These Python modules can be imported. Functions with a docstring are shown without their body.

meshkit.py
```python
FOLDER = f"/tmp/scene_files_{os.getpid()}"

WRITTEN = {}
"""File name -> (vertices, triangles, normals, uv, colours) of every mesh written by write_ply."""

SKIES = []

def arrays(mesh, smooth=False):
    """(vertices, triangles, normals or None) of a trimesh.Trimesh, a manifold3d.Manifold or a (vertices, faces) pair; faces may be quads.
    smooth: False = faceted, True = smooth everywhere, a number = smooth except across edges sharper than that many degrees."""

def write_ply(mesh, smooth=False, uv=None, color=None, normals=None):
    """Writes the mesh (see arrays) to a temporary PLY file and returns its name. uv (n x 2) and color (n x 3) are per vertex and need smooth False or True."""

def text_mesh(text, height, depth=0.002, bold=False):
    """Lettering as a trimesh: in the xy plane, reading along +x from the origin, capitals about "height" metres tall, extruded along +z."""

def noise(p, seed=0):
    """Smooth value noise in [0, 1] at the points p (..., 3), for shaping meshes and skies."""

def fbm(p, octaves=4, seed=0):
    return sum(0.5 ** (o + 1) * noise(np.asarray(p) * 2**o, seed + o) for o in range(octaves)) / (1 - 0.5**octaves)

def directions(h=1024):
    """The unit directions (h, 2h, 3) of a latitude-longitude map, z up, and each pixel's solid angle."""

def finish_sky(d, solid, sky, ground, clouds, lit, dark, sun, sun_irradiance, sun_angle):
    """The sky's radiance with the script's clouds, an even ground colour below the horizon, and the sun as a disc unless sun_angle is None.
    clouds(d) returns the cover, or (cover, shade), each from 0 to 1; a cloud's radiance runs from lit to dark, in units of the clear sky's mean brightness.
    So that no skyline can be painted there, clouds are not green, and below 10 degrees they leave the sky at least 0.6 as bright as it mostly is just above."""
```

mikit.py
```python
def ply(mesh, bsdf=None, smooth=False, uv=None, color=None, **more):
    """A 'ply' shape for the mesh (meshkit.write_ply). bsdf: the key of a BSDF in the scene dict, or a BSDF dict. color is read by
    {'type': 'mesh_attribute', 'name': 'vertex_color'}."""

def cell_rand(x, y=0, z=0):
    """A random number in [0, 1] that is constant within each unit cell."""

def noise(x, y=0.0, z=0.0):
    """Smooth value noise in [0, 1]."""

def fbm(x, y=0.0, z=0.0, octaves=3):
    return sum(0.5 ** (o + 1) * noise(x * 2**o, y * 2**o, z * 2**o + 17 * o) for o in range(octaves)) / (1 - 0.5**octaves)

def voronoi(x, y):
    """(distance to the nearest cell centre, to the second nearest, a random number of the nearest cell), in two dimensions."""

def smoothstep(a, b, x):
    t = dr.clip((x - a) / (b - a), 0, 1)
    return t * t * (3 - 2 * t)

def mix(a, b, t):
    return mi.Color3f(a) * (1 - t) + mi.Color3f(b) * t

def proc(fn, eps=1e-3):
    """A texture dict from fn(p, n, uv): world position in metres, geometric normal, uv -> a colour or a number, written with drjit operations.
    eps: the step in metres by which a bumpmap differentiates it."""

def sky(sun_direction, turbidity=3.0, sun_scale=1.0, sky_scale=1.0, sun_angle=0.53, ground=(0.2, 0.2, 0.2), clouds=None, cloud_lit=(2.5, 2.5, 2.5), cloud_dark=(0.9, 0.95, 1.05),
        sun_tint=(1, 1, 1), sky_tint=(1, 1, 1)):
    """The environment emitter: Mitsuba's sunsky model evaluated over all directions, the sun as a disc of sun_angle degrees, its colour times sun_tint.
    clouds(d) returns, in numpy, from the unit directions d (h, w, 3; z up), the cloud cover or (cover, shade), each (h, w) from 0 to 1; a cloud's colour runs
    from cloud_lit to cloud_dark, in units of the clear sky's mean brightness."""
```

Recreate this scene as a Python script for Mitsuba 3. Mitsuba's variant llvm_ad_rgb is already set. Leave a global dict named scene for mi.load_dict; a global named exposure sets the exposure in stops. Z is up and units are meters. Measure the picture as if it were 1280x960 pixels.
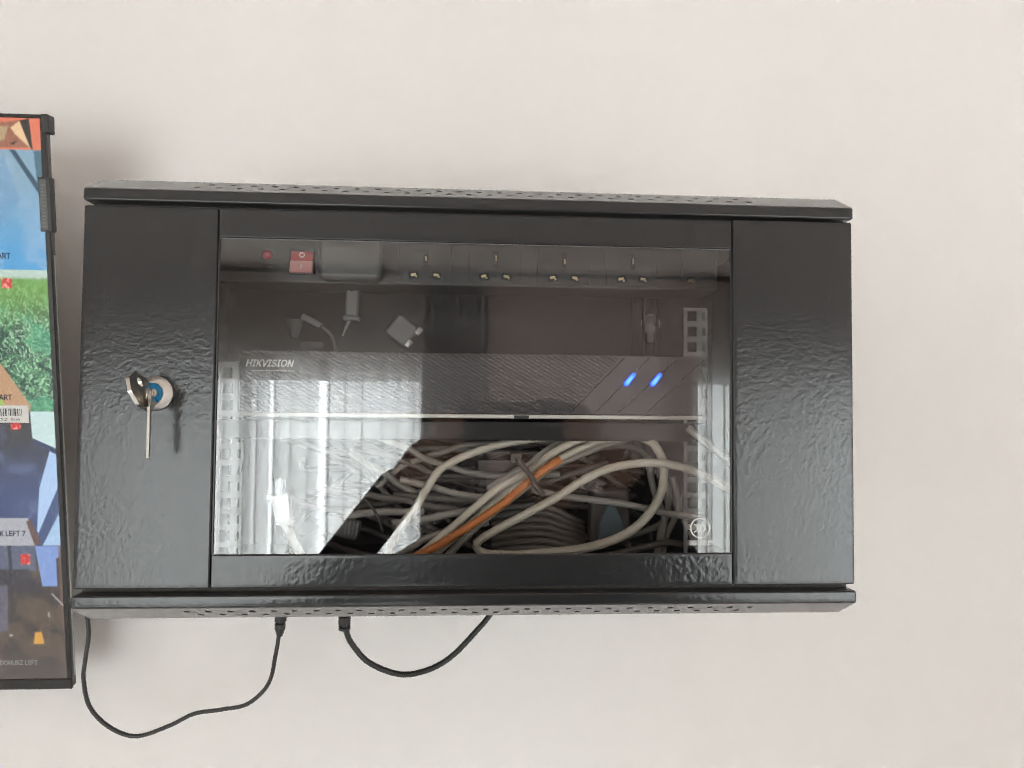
import math, random
import numpy as np, trimesh, drjit as dr, mitsuba as mi, mikit, meshkit
import manifold3d as m3
from shapely.geometry import Polygon, Point, box as sbox
from mikit import noise, fbm, voronoi, smoothstep, mix, proc, ply

random.seed(7)
rng = np.random.default_rng(7)
scene, labels = {}, {}
T = mi.ScalarTransform4f
ZC = 1.75                       # height of the cabinet's centre above the floor; all coordinates below are millimetres from that centre
WALL_Y, OPP_Y, FLOOR_Z, CEIL_Z = 300.0, -4000.0, -1750.0, 870.0

# ------------------------------------------------------------------ camera, light levels
CAM = np.array([-7.51, -495.55, -7.14]); FWD = np.array([0.061393, 0.997430, 0.036950]); UP = np.array([-0.010979, -0.036343, 0.999279])
def W(p): return [p[0] / 1000, p[1] / 1000, p[2] / 1000 + ZC]
scene['camera'] = {'type': 'perspective', 'fov': 71.44, 'fov_axis': 'x', 'near_clip': 0.004, 'far_clip': 60.0,
                   'to_world': T().look_at(origin=W(CAM), target=W(CAM + FWD * 1000), up=list(UP))}
exposure = 1.17
PANE_LEFT, PANE_RIGHT = (3.45, 3.68, 3.78), (3.0, 3.2, 3.25)     # daylight in the two windows behind the camera
SCREEN = 1.0

# ------------------------------------------------------------------ materials
def lin(r, g, b): return [((c / 255 + 0.055) / 1.055) ** 2.4 if c > 10 else c / 3295 for c in (r, g, b)]
def rgb(v): return {'type': 'rgb', 'value': list(v)}
def mat(name, col, rough=0.5, metal=0.0, spec=0.5, **kw):
    scene[name] = {'type': 'twosided', 'b': {'type': 'principled', 'base_color': col if isinstance(col, dict) else rgb(col), 'roughness': rough, 'metallic': metal, 'specular': spec, **kw}}
    return name
def bumped(name, col, rough, h, scale=1.0, spec=0.5, eps=3e-4, **kw):
    scene[name] = {'type': 'twosided', 'b': {'type': 'bumpmap', 't': proc(h, eps), 'scale': scale, 'b': {'type': 'principled', 'base_color': col if isinstance(col, dict) else rgb(col), 'roughness': rough, 'specular': spec, **kw}}}
    return name
def wallh(p, n, uv): return 0.00010 * fbm(p.x * 60, p.y * 60, p.z * 60, 3) + 0.00004 * noise(p.x * 420, 0, p.z * 420)
def wallc(p, n, uv):
    t = fbm(p.x * 2.5, p.y * 2.5, p.z * 2.5, 3)
    return mix((0.785, 0.758, 0.738), (0.815, 0.788, 0.768), t)
def woodc(p, n, uv):
    b = mikit.cell_rand(dr.floor(p.x * 6.5), dr.floor(p.y * 0.9))
    return mix((0.66, 0.66, 0.655), (0.74, 0.74, 0.735), b * 0.6 + 0.4 * fbm(p.x * 60, p.y * 4, 0))
bumped('wall_paint', proc(wallc), 0.75, wallh, 1.0, 0.3, 1e-3)
mat('ceiling_paint', (0.66, 0.59, 0.55), 0.9)
mat('far_wall_paint', (0.78, 0.67, 0.645), 0.9)
mat('side_wall_paint', (0.76, 0.72, 0.69), 0.9)
mat('floor_wood', proc(woodc), 0.35)
mat('black_paint', (0.023, 0.023, 0.024), 0.19, 0.0, 0.55)
mat('smooth_black_paint', (0.035, 0.035, 0.035), 0.07, 0.0, 1.0, clearcoat=1.0, clearcoat_gloss=0.95)
mat('inner_paint', (0.06, 0.052, 0.049), 0.45)
mat('steel', (0.55, 0.55, 0.53), 0.35, 0.8)
mat('chrome', (0.85, 0.83, 0.80), 0.08, 1.0)
mat('worn_nickel', (0.74, 0.70, 0.65), 0.32, 1.0)
mat('bright_nickel', (0.58, 0.54, 0.48), 0.3, 1.0)
mat('brass', (0.92, 0.76, 0.50), 0.38, 1.0)
mat('recorder_plastic', (0.095, 0.09, 0.09), 0.18, 0.0, 0.5)
mat('dark_plastic', (0.03, 0.03, 0.03), 0.35)
mat('strip_plastic', (0.055, 0.052, 0.05), 0.4)
mat('grey_plastic', (0.10, 0.10, 0.097), 0.4)
mat('light_grey_plastic', (0.16, 0.16, 0.155), 0.35)
mat('silver_trim', (0.62, 0.60, 0.57), 0.3)
mat('red_plastic', (0.50, 0.07, 0.07), 0.12)
mat('red_plastic_pale', (0.70, 0.36, 0.34), 0.25)
mat('red_lamp', (0.45, 0.04, 0.06), 0.2)
mat('white_plastic', (0.75, 0.75, 0.72), 0.3)
mat('white_print', (0.78, 0.78, 0.76), 0.5)
mat('logo_silver', (0.75, 0.75, 0.74), 0.3)
mat('blue_plastic', (0.01, 0.22, 0.48), 0.15)
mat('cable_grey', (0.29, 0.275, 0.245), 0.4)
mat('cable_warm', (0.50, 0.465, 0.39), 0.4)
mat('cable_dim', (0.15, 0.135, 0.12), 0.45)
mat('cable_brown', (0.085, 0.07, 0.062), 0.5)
mat('cable_orange', (0.48, 0.16, 0.045), 0.4)
mat('cable_black', (0.035, 0.034, 0.032), 0.4)
mat('clear_blue', (0.09, 0.115, 0.13), 0.08, 0.0, 0.8)
mat('box_brown', (0.17, 0.15, 0.14), 0.6)
mat('tv_bezel', (0.022, 0.021, 0.020), 0.25)
mat('tv_side', (0.09, 0.085, 0.08), 0.3)
mat('paper', (0.72, 0.72, 0.70), 0.7)
mat('ink', (0.03, 0.03, 0.03), 0.7)
mat('screen_dark_text', lin(25, 35, 60), 0.6)
mat('screen_pale_text', lin(150, 148, 146), 0.6)
scene['pane_glass'] = {'type': 'thindielectric', 'int_ior': 1.64}
scene['sheer_cloth'] = {'type': 'blendbsdf', 'weight': 0.76, 'a': {'type': 'null'}, 'b': {'type': 'principledthin', 'base_color': rgb((0.86, 0.86, 0.84)), 'roughness': 0.8, 'diff_trans': 1.35}}
mat('drape_cloth', (0.46, 0.445, 0.445), 0.9)
mat('frame_white', (0.7, 0.7, 0.7), 0.4)
mat('skin', (0.45, 0.28, 0.21), 0.5); mat('jacket_cloth', (0.02, 0.02, 0.024), 0.9); mat('trouser_cloth', (0.025, 0.028, 0.04), 0.9)
mat('shoe_leather', (0.02, 0.018, 0.016), 0.4); mat('hair_black', (0.012, 0.010, 0.010), 0.5); mat('eye_white', (0.6, 0.6, 0.6), 0.2)

# ------------------------------------------------------------------ helpers (millimetres)
def world(mesh):
    m = mesh.copy(); m.apply_scale(0.001); m.apply_translation([0, 0, ZC]); return m
def numbered(key):
    if key not in taken: taken.add(key); return key
    i = 1
    while f'{key}_{i:03d}' in taken: i += 1
    taken.add(f'{key}_{i:03d}'); return f'{key}_{i:03d}'
taken = set()
def thing(name, label, cat, group=None):
    k = numbered(name); labels[k] = {'label': label, 'category': cat}
    if group: labels[k]['group'] = group
    return k
def put(name, mesh, m, parent=None, smooth=False, label=None, kind=None, **kw):
    k = numbered(parent + '__' + name if parent else name)
    if isinstance(mesh, (list, tuple)): mesh = trimesh.util.concatenate([x for x in mesh])
    scene[k] = ply(world(mesh), m, smooth=smooth, **kw)
    if label or kind:
        labels[k] = {}
        if label: labels[k]['label'] = label
        if kind: labels[k]['kind'] = kind
    return k
def one(name, mesh, m, label, cat, group=None, smooth=False):
    k = put(name, mesh, m, None, smooth); labels[k] = {'label': label, 'category': cat}
    if group: labels[k]['group'] = group
    return k
def struct(name, mesh, m, label=None):
    k = put(name, mesh, m); labels[k] = {'kind': 'structure', 'label': label or name.replace('_', ' ')}; return k
def bx(x0, x1, y0, y1, z0, z1, c=0.0):
    if c <= 0:
        m = trimesh.creation.box([x1 - x0, y1 - y0, z1 - z0]); m.apply_translation([(x0 + x1) / 2, (y0 + y1) / 2, (z0 + z1) / 2]); return m
    pts = []
    for x, sx in ((x0, 1), (x1, -1)):
        for y, sy in ((y0, 1), (y1, -1)):
            for z, sz in ((z0, 1), (z1, -1)):
                pts += [(x + sx * c, y + sy * c, z), (x + sx * c, y, z + sz * c), (x, y + sy * c, z + sz * c)]
    return trimesh.convex.convex_hull(np.array(pts))
def rbox(x0, x1, y0, y1, z0, z1, r, n=12):
    s = m3.Manifold.sphere(r, n); parts = [s.translate([x, y, z]) for x in (x0 + r, x1 - r) for y in (y0 + r, y1 - r) for z in (z0 + r, z1 - r)]
    return from_m(m3.Manifold.batch_hull(parts))
def from_m(m):
    q = m.to_mesh(); return trimesh.Trimesh(np.array(q.vert_properties)[:, :3], np.array(q.tri_verts), process=True)
def spline(pts, step=3.0):
    p = np.asarray(pts, float); p = np.vstack([2 * p[0] - p[1], p, 2 * p[-1] - p[-2]]); out = []
    for i in range(1, len(p) - 2):
        a, b, c, d = p[i - 1:i + 3]; n = max(2, int(np.linalg.norm(c - b) / step))
        for t in np.linspace(0, 1, n, endpoint=False):
            out.append(0.5 * (2 * b + (c - a) * t + (2 * a - 5 * b + 4 * c - d) * t * t + (3 * b - a - 3 * c + d) * t ** 3))
    return np.vstack(out + [p[-2]])
def hammered(x0, x1, y, z0, z1, seed, amp=0.09, step=0.55, margin=1.4):
    """The orange-peel face of a painted sheet: a fine displaced grid just proud of the sheet's front at y."""
    nx, nz = int((x1 - x0) / step) + 1, int((z1 - z0) / step) + 1
    X, Z = np.meshgrid(np.linspace(x0, x1, nx), np.linspace(z0, z1, nz))
    a, b = X * 0.8 + Z * 0.6, Z * 0.8 - X * 0.6; P = np.stack([a, b, X * 0 + seed], -1)
    h = meshkit.noise(P / 2.0, seed) + 0.55 * meshkit.noise(P[..., [1, 0, 2]] / 1.2 + 7, seed + 1) - 0.75
    e = np.minimum(np.minimum(X - x0, x1 - X), np.minimum(Z - z0, z1 - Z)); k = np.clip(e / margin, 0, 1)
    h = h * amp * (0.55 + 0.9 * meshkit.noise(P / 60, seed + 2)) * k - 0.09 * k - 0.06
    v = np.stack([X, y + h, Z], -1).reshape(-1, 3); q = (np.arange(nz - 1)[:, None] * nx + np.arange(nx - 1)[None]).ravel()
    return trimesh.Trimesh(v, np.vstack([np.stack([q, q + 1, q + nx + 1], 1), np.stack([q, q + nx + 1, q + nx], 1)]), process=False)
def tube(pts, r, sides=10, step=3.0, smooth_path=True):
    p = spline(pts, step) if smooth_path else np.asarray(pts, float)
    r = np.broadcast_to(r, (len(p),)) if np.ndim(r) == 0 else np.interp(np.linspace(0, 1, len(p)), np.linspace(0, 1, len(r)), r)
    t = np.gradient(p, axis=0); t /= np.linalg.norm(t, axis=1, keepdims=True) + 1e-9
    a = np.cross(t[0], [0.3, 0.9, 0.2]); a /= np.linalg.norm(a); A = []
    for i in range(len(p)):
        a = a - t[i] * (a @ t[i]); a /= np.linalg.norm(a); A.append(a)
    A = np.array(A); B = np.cross(t, A); ang = np.arange(sides) * 2 * np.pi / sides
    v = p[:, None] + r[:, None, None] * (np.cos(ang)[None, :, None] * A[:, None] + np.sin(ang)[None, :, None] * B[:, None])
    v = v.reshape(-1, 3); n = len(p); f = []
    for i in range(n - 1):
        for j in range(sides):
            k = (j + 1) % sides; q = i * sides
            f += [[q + j, q + k, q + sides + k], [q + j, q + sides + k, q + sides + j]]
    v = np.vstack([v, p[0], p[-1]]); c0, c1 = len(v) - 2, len(v) - 1
    for j in range(sides):
        k = (j + 1) % sides; f += [[c0, k, j], [c1, (n - 1) * sides + j, (n - 1) * sides + k]]
    return trimesh.Trimesh(v, np.array(f), process=False)
def cyl(p0, p1, r, n=24, r1=None):
    p0, p1 = np.array(p0, float), np.array(p1, float); h = np.linalg.norm(p1 - p0)
    m = from_m(m3.Manifold.cylinder(h, r, r if r1 is None else r1, n)); R = trimesh.geometry.align_vectors([0, 0, 1], (p1 - p0) / h); m.apply_transform(R); m.apply_translation(p0); return m
def revolve_y(profile, c, n=48):
    """(radius, y) profile about the axis through c along y."""
    m = trimesh.creation.revolve(np.array(profile, float), sections=n)      # about z
    m.apply_transform(np.array([[1, 0, 0, c[0]], [0, 0, 1, c[1]], [0, -1, 0, c[2]], [0, 0, 0, 1.0]])); return m
def plate_xz(poly, y, th):
    """shapely polygon in (x, z), extruded from y back to y + th."""
    m = trimesh.creation.extrude_polygon(poly, th, engine='earcut'); m.apply_transform(np.array([[1, 0, 0, 0], [0, 0, -1, y + th], [0, 1, 0, 0], [0, 0, 0, 1.0]])); return m
def text(s, h, x, y, z, depth=0.25, width=None, shear=0.0, bold=False):
    m = meshkit.text_mesh(s, h, depth, bold); b = m.bounds
    if width: m.apply_scale([width / (b[1][0] - b[0][0]), 1, 1])
    m.apply_translation([-m.bounds[0][0], 0, 0]); A = np.eye(4); A[0, 1] = shear; m.apply_transform(A)
    m.apply_transform(np.array([[1, 0, 0, x], [0, 0, -1, y], [0, 1, 0, z], [0, 0, 0, 1.0]])); return m
def turn(mesh, deg, axis, at):
    m = mesh.copy(); m.apply_transform(trimesh.transformations.rotation_matrix(math.radians(deg), axis, at)); return m

# ------------------------------------------------------------------ the setting
struct('wall', bx(-2600, 2600, WALL_Y, WALL_Y + 120, FLOOR_Z, CEIL_Z), 'wall_paint', 'plain off-white painted wall behind the cabinet')
struct('floor', bx(-3400, 3600, OPP_Y - 150, WALL_Y - 1, FLOOR_Z - 100, FLOOR_Z), 'floor_wood')
struct('ceiling', bx(-3400, 3600, OPP_Y - 150, WALL_Y - 1, CEIL_Z, CEIL_Z + 100), 'ceiling_paint')
for x in (-3400, 3600): struct('side_wall', bx(x - (120 if x < 0 else 0), x + (120 if x > 0 else 0), OPP_Y - 150, WALL_Y - 1, FLOOR_Z, CEIL_Z), 'side_wall_paint', 'plain side wall of the room behind the photographer, out of the frame')
W1, W2, WTOP = (-2500, -270), (1440, 3300), 225        # window openings in the wall behind the camera, seen mirrored in the glass
y0, y1 = OPP_Y - 140, OPP_Y
struct('window_wall', [bx(-3400, 3600, y0, y1, WTOP, CEIL_Z - 1), bx(-3400, W1[0], y0, y1, FLOOR_Z + 1, WTOP - 0.5), bx(W1[1], W2[0], y0, y1, FLOOR_Z + 1, WTOP - 0.5), bx(W2[1], 3600, y0, y1, FLOOR_Z + 1, WTOP - 0.5)], 'far_wall_paint')
def window(x0, x1, n, power, label):
    k = thing('window', label, 'window'); a, b = OPP_Y - 90, OPP_Y - 50; z0, z1 = FLOOR_Z + 2, WTOP - 1; w = (x1 - x0) / n
    fr = [bx(x0, x1, a, b, z1 - 55, z1, 2), bx(x0, x1, a, b, z0, z0 + 70, 2)] + [bx(x0 + i * w - (25 if 0 < i < n else 0) - (50 if i == n else 0), x0 + i * w + (25 if 0 < i < n else 0) + (50 if i == 0 else 0), a + 3, b + 3, z0 + 70, z1 - 55, 2) for i in range(n + 1)]
    put('frame', fr, 'frame_white', k)
    for i in range(n):
        p = bx(x0 + i * w + 20, x0 + (i + 1) * w - 20, OPP_Y - 76, OPP_Y - 70, z0 + 60, z1 - 50)
        put('pane', p, 'eye_white', k, emitter={'type': 'area', 'radiance': rgb(power)})
window(*W1, 2, PANE_LEFT, 'wide white-framed window bright with daylight, mirrored at the left of the glass door')
window(*W2, 2, PANE_RIGHT, 'bright window mirrored as a pale strip at the right edge of the glass door')
def curtain(x0, x1, z0, z1, folds, depth, seed, y=None, over=0.0):
    r = np.random.default_rng(seed); n = folds * 18; s = np.linspace(0, 1, n + 1); ph = 2 * np.pi * folds * s + np.cumsum(r.normal(0, 0.06, n + 1))
    am = depth * (0.6 + 0.4 * np.interp(s, np.linspace(0, 1, folds), r.uniform(0.3, 1.3, folds)))
    x = x0 + (x1 - x0) * s + over * np.sin(2 * ph) * (x1 - x0) / folds; yy = (OPP_Y + 90 if y is None else y) + am * np.sin(ph)
    v = np.vstack([np.stack([x, yy, np.full_like(x, z0)], 1), np.stack([x, yy, np.full_like(x, z1)], 1)]); i = np.arange(n)
    return trimesh.Trimesh(v, np.vstack([np.stack([i, i + 1, n + 2 + i], 1), np.stack([i, n + 2 + i, n + 1 + i], 1)]), process=False)
for i, (a, b, f, ov, side) in enumerate([(-2550, -1600, 7, 0.06, 'leftmost'), (-1590, -1206, 4, 0.12, 'second'), (-1190, -915, 3, 0.10, 'middle'), (-872, -566, 3, 0.14, 'fourth'), (-552, -285, 3, 0.10, 'rightmost')]):
    one('curtain', curtain(a, b, FLOOR_Z + 20, 822, f, 50, 3 + i, None, ov), 'sheer_cloth', f'{side} of five sheer white curtains before the wide window behind the photographer', 'curtain', smooth=True)
one('curtain', curtain(1450, 2300, FLOOR_Z + 20, 822, 7, 50, 9, None, 0.15), 'sheer_cloth', 'sheer white curtain before the second window, mirrored at the right edge of the glass', 'curtain', smooth=True)
one('curtain', curtain(-290, 112, FLOOR_Z + 20, 818, 8, 60, 12, OPP_Y + 160, 0.12), 'drape_cloth', 'dark grey gathered drape between window and pier, mirrored above the recorder', 'curtain', smooth=True)
one('curtain_rail', tube([(-2600, OPP_Y + 100, 838), (0, OPP_Y + 100, 838), (2500, OPP_Y + 100, 838)], 14, step=400), 'dark_plastic', 'dark curtain rail running above both windows behind the photographer', 'curtain rail', smooth=40)

# ------------------------------------------------------------------ the cabinet
cab = thing('wall_cabinet', 'black hammertone steel network cabinet with a glass door hung on the off-white wall', 'cabinet')
H, LB = 141.8, 133.4
def cover(sgn):
    name = 'top_cover' if sgn > 0 else 'bottom_cover'
    lip = rbox(-270, 270, 0.0, 12, LB, H, 1.3)
    ins, rise = 25.0, 13.6; L = math.hypot(ins, rise)
    poly = sbox(-269.6, 0.6, 269.6, L)
    holes = [Point(x, L * v).buffer(2.25, 10) for k, v in ((0, 0.36), (1, 0.68)) for x in np.arange(-198 + 7.3 * k, 203, 14.6)]
    for h in holes: poly = poly.difference(h)
    pl = trimesh.creation.extrude_polygon(poly, 1.2, engine='earcut')        # (x, along slope, thickness)
    c, s = ins / L, rise / L
    M = np.array([[1, 0, 0, 0], [0, c, s, 0.3], [0, s, -c, H], [0, 0, 0, 1.0]]); pl.apply_transform(M); pl.invert() if np.linalg.det(M[:3, :3]) < 0 else None
    top = bx(-269.6, 269.6, ins + 0.3, 298, H + rise - 1.2, H + rise)
    ends = [trimesh.convex.convex_hull(np.array([(x, y, z) for x in (e, e + 1.0) for y, z in ((1.5, H - 2), (1.5, H - 0.8), (ins, H + rise - 1.3), (ins, H - 2))])) for e in (-269.6, 268.6)]
    back = bx(-269, 269, 12.2, 14, LB - 4, H + 1)
    ms = [lip, back] + ends + [top]
    if sgn < 0:
        for m in ms + [pl]: m.apply_transform(np.diag([1, 1, -1, 1.0])); m.invert()
    hm = hammered(-268.4, 268.4, 0.0, LB + 1.5, H - 1.5, 5 + sgn)
    if sgn < 0: hm.apply_transform(np.diag([1, 1, -1, 1.0])); hm.invert()
    k = put(name, [lip, hm], 'black_paint', cab, smooth=30)
    put('vent_strip', pl, 'smooth_black_paint', k, label='sloping edge strip punched with two staggered rows of small round vent holes')
    put('plate', ms[1:], 'inner_paint', k)
cover(1); cover(-1)
for s in (-1, 1):
    put('side_panel', bx(*sorted((s * 267.5, s * 269.2)), 26, 297, -H - 12.2, H + 12.2), 'black_paint', cab)
slot = Point(197, 92).buffer(11).union(sbox(193, 74, 201, 92)).union(Point(197, 74).buffer(4))
put('back_panel', plate_xz(sbox(-267.4, -153.5, 267.4, 153.5).difference(slot), 293, 2), 'inner_paint', cab)
put('hanging_plate', plate_xz(Point(197, 92).buffer(10.5).difference(Point(197, 94).buffer(8)).union(sbox(193.5, 74, 200.5, 84)).union(Point(197, 74).buffer(3.5)), 291.5, 1.2), 'steel', cab, label='pale keyhole-shaped hanging plate')
put('hanging_screw', [revolve_y([(0, 0), (3.5, 0.4), (5, 2), (5, 4), (0, 4)], (197, 286, 95), 20), bx(193, 201, 285.4, 286.5, 94.4, 95.6)], 'steel', cab, smooth=30)
for x in (176, 188, 203): put('back_rib', bx(x - 1.4, x + 1.4, 286, 292.9, -138, 138, 0.4), 'inner_paint', cab)
put('door__panel', [rbox(-269.8, -180.6, 1.6, 5.0, -129.3, 130.3, 1.1), hammered(-268.60, -181.80, 1.6, -128.10, 129.10, 1)], 'black_paint', cab, smooth=30, label='left door panel with lock')
put('door__panel', [rbox(181.2, 269.6, 1.6, 5.0, -129.2, 131.6, 1.1), hammered(182.40, 268.40, 1.6, -128.00, 130.40, 2)], 'black_paint', cab, smooth=30, label='right door panel')
put('door__rail', [rbox(-180.1, 180.7, 2.2, 5.2, 110.4, 130.6, 0.8), hammered(-179.20, 179.80, 2.2, 111.30, 129.70, 3)], 'black_paint', cab, smooth=30, label='upper door rail above the glass')
put('door__rail', [rbox(-180.1, 180.7, 2.2, 5.2, -129.2, -107.0, 0.8), hammered(-179.20, 179.80, 2.2, -128.30, -107.90, 4)], 'black_paint', cab, smooth=30, label='lower door rail below the glass')
put('door__glass_edge', bx(-179.4, 180.2, 3.0, 4.2, 109.7, 110.1), 'light_grey_plastic', cab)
for a, b in ((-180.2, -179.4), (180.0, 180.8)): put('door__gasket', bx(a, b, 3.2, 5, -106.5, 109.5), 'dark_plastic', cab)
g = trimesh.Trimesh([(-180, 4.4, -107.5), (181, 4.4, -107.5), (181, 4.4, 111), (-180, 4.4, 111)], [[0, 1, 2], [0, 2, 3]], process=False)
put('door__glass', g, 'pane_glass', cab, label='reflecting glass pane')
for a, b in ((-268, -181), (181.5, 268)): put('door__back_flange', bx(a, b, 5.3, 6.5, -128, 129), 'inner_paint', cab)
# certification mark printed on the glass
arc = lambda cx, r, w: Point(cx, 0).buffer(r, 24).difference(Point(cx, 0).buffer(r - w, 24)).intersection(sbox(cx + 0.2, -r, cx + r, r))
ring = Point(0, 0).buffer(7.2, 32).difference(Point(0, 0).buffer(6.4, 32))
ms = [plate_xz(ring, 3.9, 0.3)] + [plate_xz(arc(cx, 3.1, 0.9), 3.9, 0.3) for cx in (-4.6, -2.0, 0.6)]
for m in ms: m.apply_translation([158, 0, -89.5])
put('door__certification_mark', ms, 'white_print', cab, label='round white certification mark of three curved strokes printed on the glass')
put('door__certification_number', text('0G03207', 3.0, 150.3, 4.15, -101.4, 0.2, 16.0, 0, True), 'white_print', cab, label='small white factory number under the round mark')
# lock
LX, LZ = -218.4, 2.3
lk = put('lock', revolve_y([(6.9, -5.2), (7.6, -5.6), (8.3, -5.0), (11.6, -1.4), (12.0, -0.4), (12.0, 1.8), (6.9, 1.8)], (LX, 0, LZ)), 'chrome', cab, smooth=25, label='round chrome lock with blue ring')
put('blue_ring', revolve_y([(3.4, -5.0), (6.6, -5.4), (7.0, -4.6), (7.0, -2), (3.4, -2)], (LX, 0, LZ)), 'blue_plastic', lk, smooth=30)
put('core', revolve_y([(0, -6.0), (3.2, -6.0), (3.5, -5.4), (3.5, -1), (0, -1)], (LX, 0, LZ), 28), 'worn_nickel', lk, smooth=30)
# rack rails inside
def rail(x0, x1, ret, top):
    poly = sbox(x0, -131, x1, top)
    for z in np.arange(-122, top - 5, 13.0): poly = poly.difference(sbox(x0 + 3.0, z - 4.2, x0 + 11.5, z + 4.2)).difference(sbox(x0 + 15.5, z - 3.6, x0 + 18.5, z + 3.6))
    put('mounting_rail', [plate_xz(poly, 88, 1.5), bx(ret, ret + 1.4, 89.7, 112, -131, top)], 'steel', cab, label='steel mounting rail with square holes')
rail(172, 192, 190.5, 80); rail(-207, -187, -207, 30)
put('shelf', [bx(-206, 190, 79, 81, -31.5, -16.5, 0.6), hammered(-205, 189, 79, -30.8, -17.2, 9), bx(-206, 190, 81.2, 270, -18.4, -16.6)], 'black_paint', cab, smooth=30, label='black shelf under the recorder')

# key in the lock, second key hanging from it
key = thing('key', 'nickel key turned in the blue-ringed lock on the left door panel', 'key')
put('blade', bx(LX - 1.2, LX + 1.2, -13, -6.1, LZ - 3.4, LZ + 3.4, 0.4), 'worn_nickel', key)
bow = Polygon([(-11.5, 0), (-9, 6), (0, 9), (9, 6), (11.5, 0), (9, -6), (0, -9), (-9, -6)]).buffer(2).difference(Point(0, 5.2).buffer(2.6))
bm = plate_xz(bow, -1.0, 2.0)
bm.apply_scale(1.2); bm = turn(bm, 90, [0, 0, 1], [0, 0, 0]); bm = turn(bm, -22, [0, 1, 0], [0, 0, 0]); bm.apply_translation([LX - 0.5, -20, LZ + 0.5])
put('bow', bm, 'worn_nickel', key)
put('ring', tube([(LX + 3.4 - 1.6 * math.cos(a), -21.5 + 3.6 * math.cos(a), LZ - 1.5 + 3.6 * math.sin(a)) for a in np.linspace(0, 2 * np.pi, 20)], 0.6, 8, 1.5), 'chrome', key, smooth=40)
hk = thing('hanging_key', 'thin spare key hanging edge-on from the key in the lock', 'key')
kx, ky = LX + 5.2, -21.0
sh = Polygon([(-3.0, 0), (3.0, 0), (2.6, -8), (3, -12), (1.6, -15), (2.6, -18), (1.5, -21), (2.6, -24), (1.2, -27), (2.2, -30), (0.8, -33), (-2.4, -33), (-2.8, -8)])
sm = plate_xz(sh, -0.8, 1.6); sm = turn(sm, 104, [0, 0, 1], [0, 0, 0]); sm.apply_translation([kx, ky, LZ - 9])
put('blade', sm, 'bright_nickel', hk)
bm = plate_xz(Point(0, 0).buffer(6.2, 8).difference(Point(0, 3).buffer(1.8)), -0.9, 1.8); bm = turn(bm, 113, [0, 0, 1], [0, 0, 0]); bm.apply_translation([kx, ky, LZ - 3.5])
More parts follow.
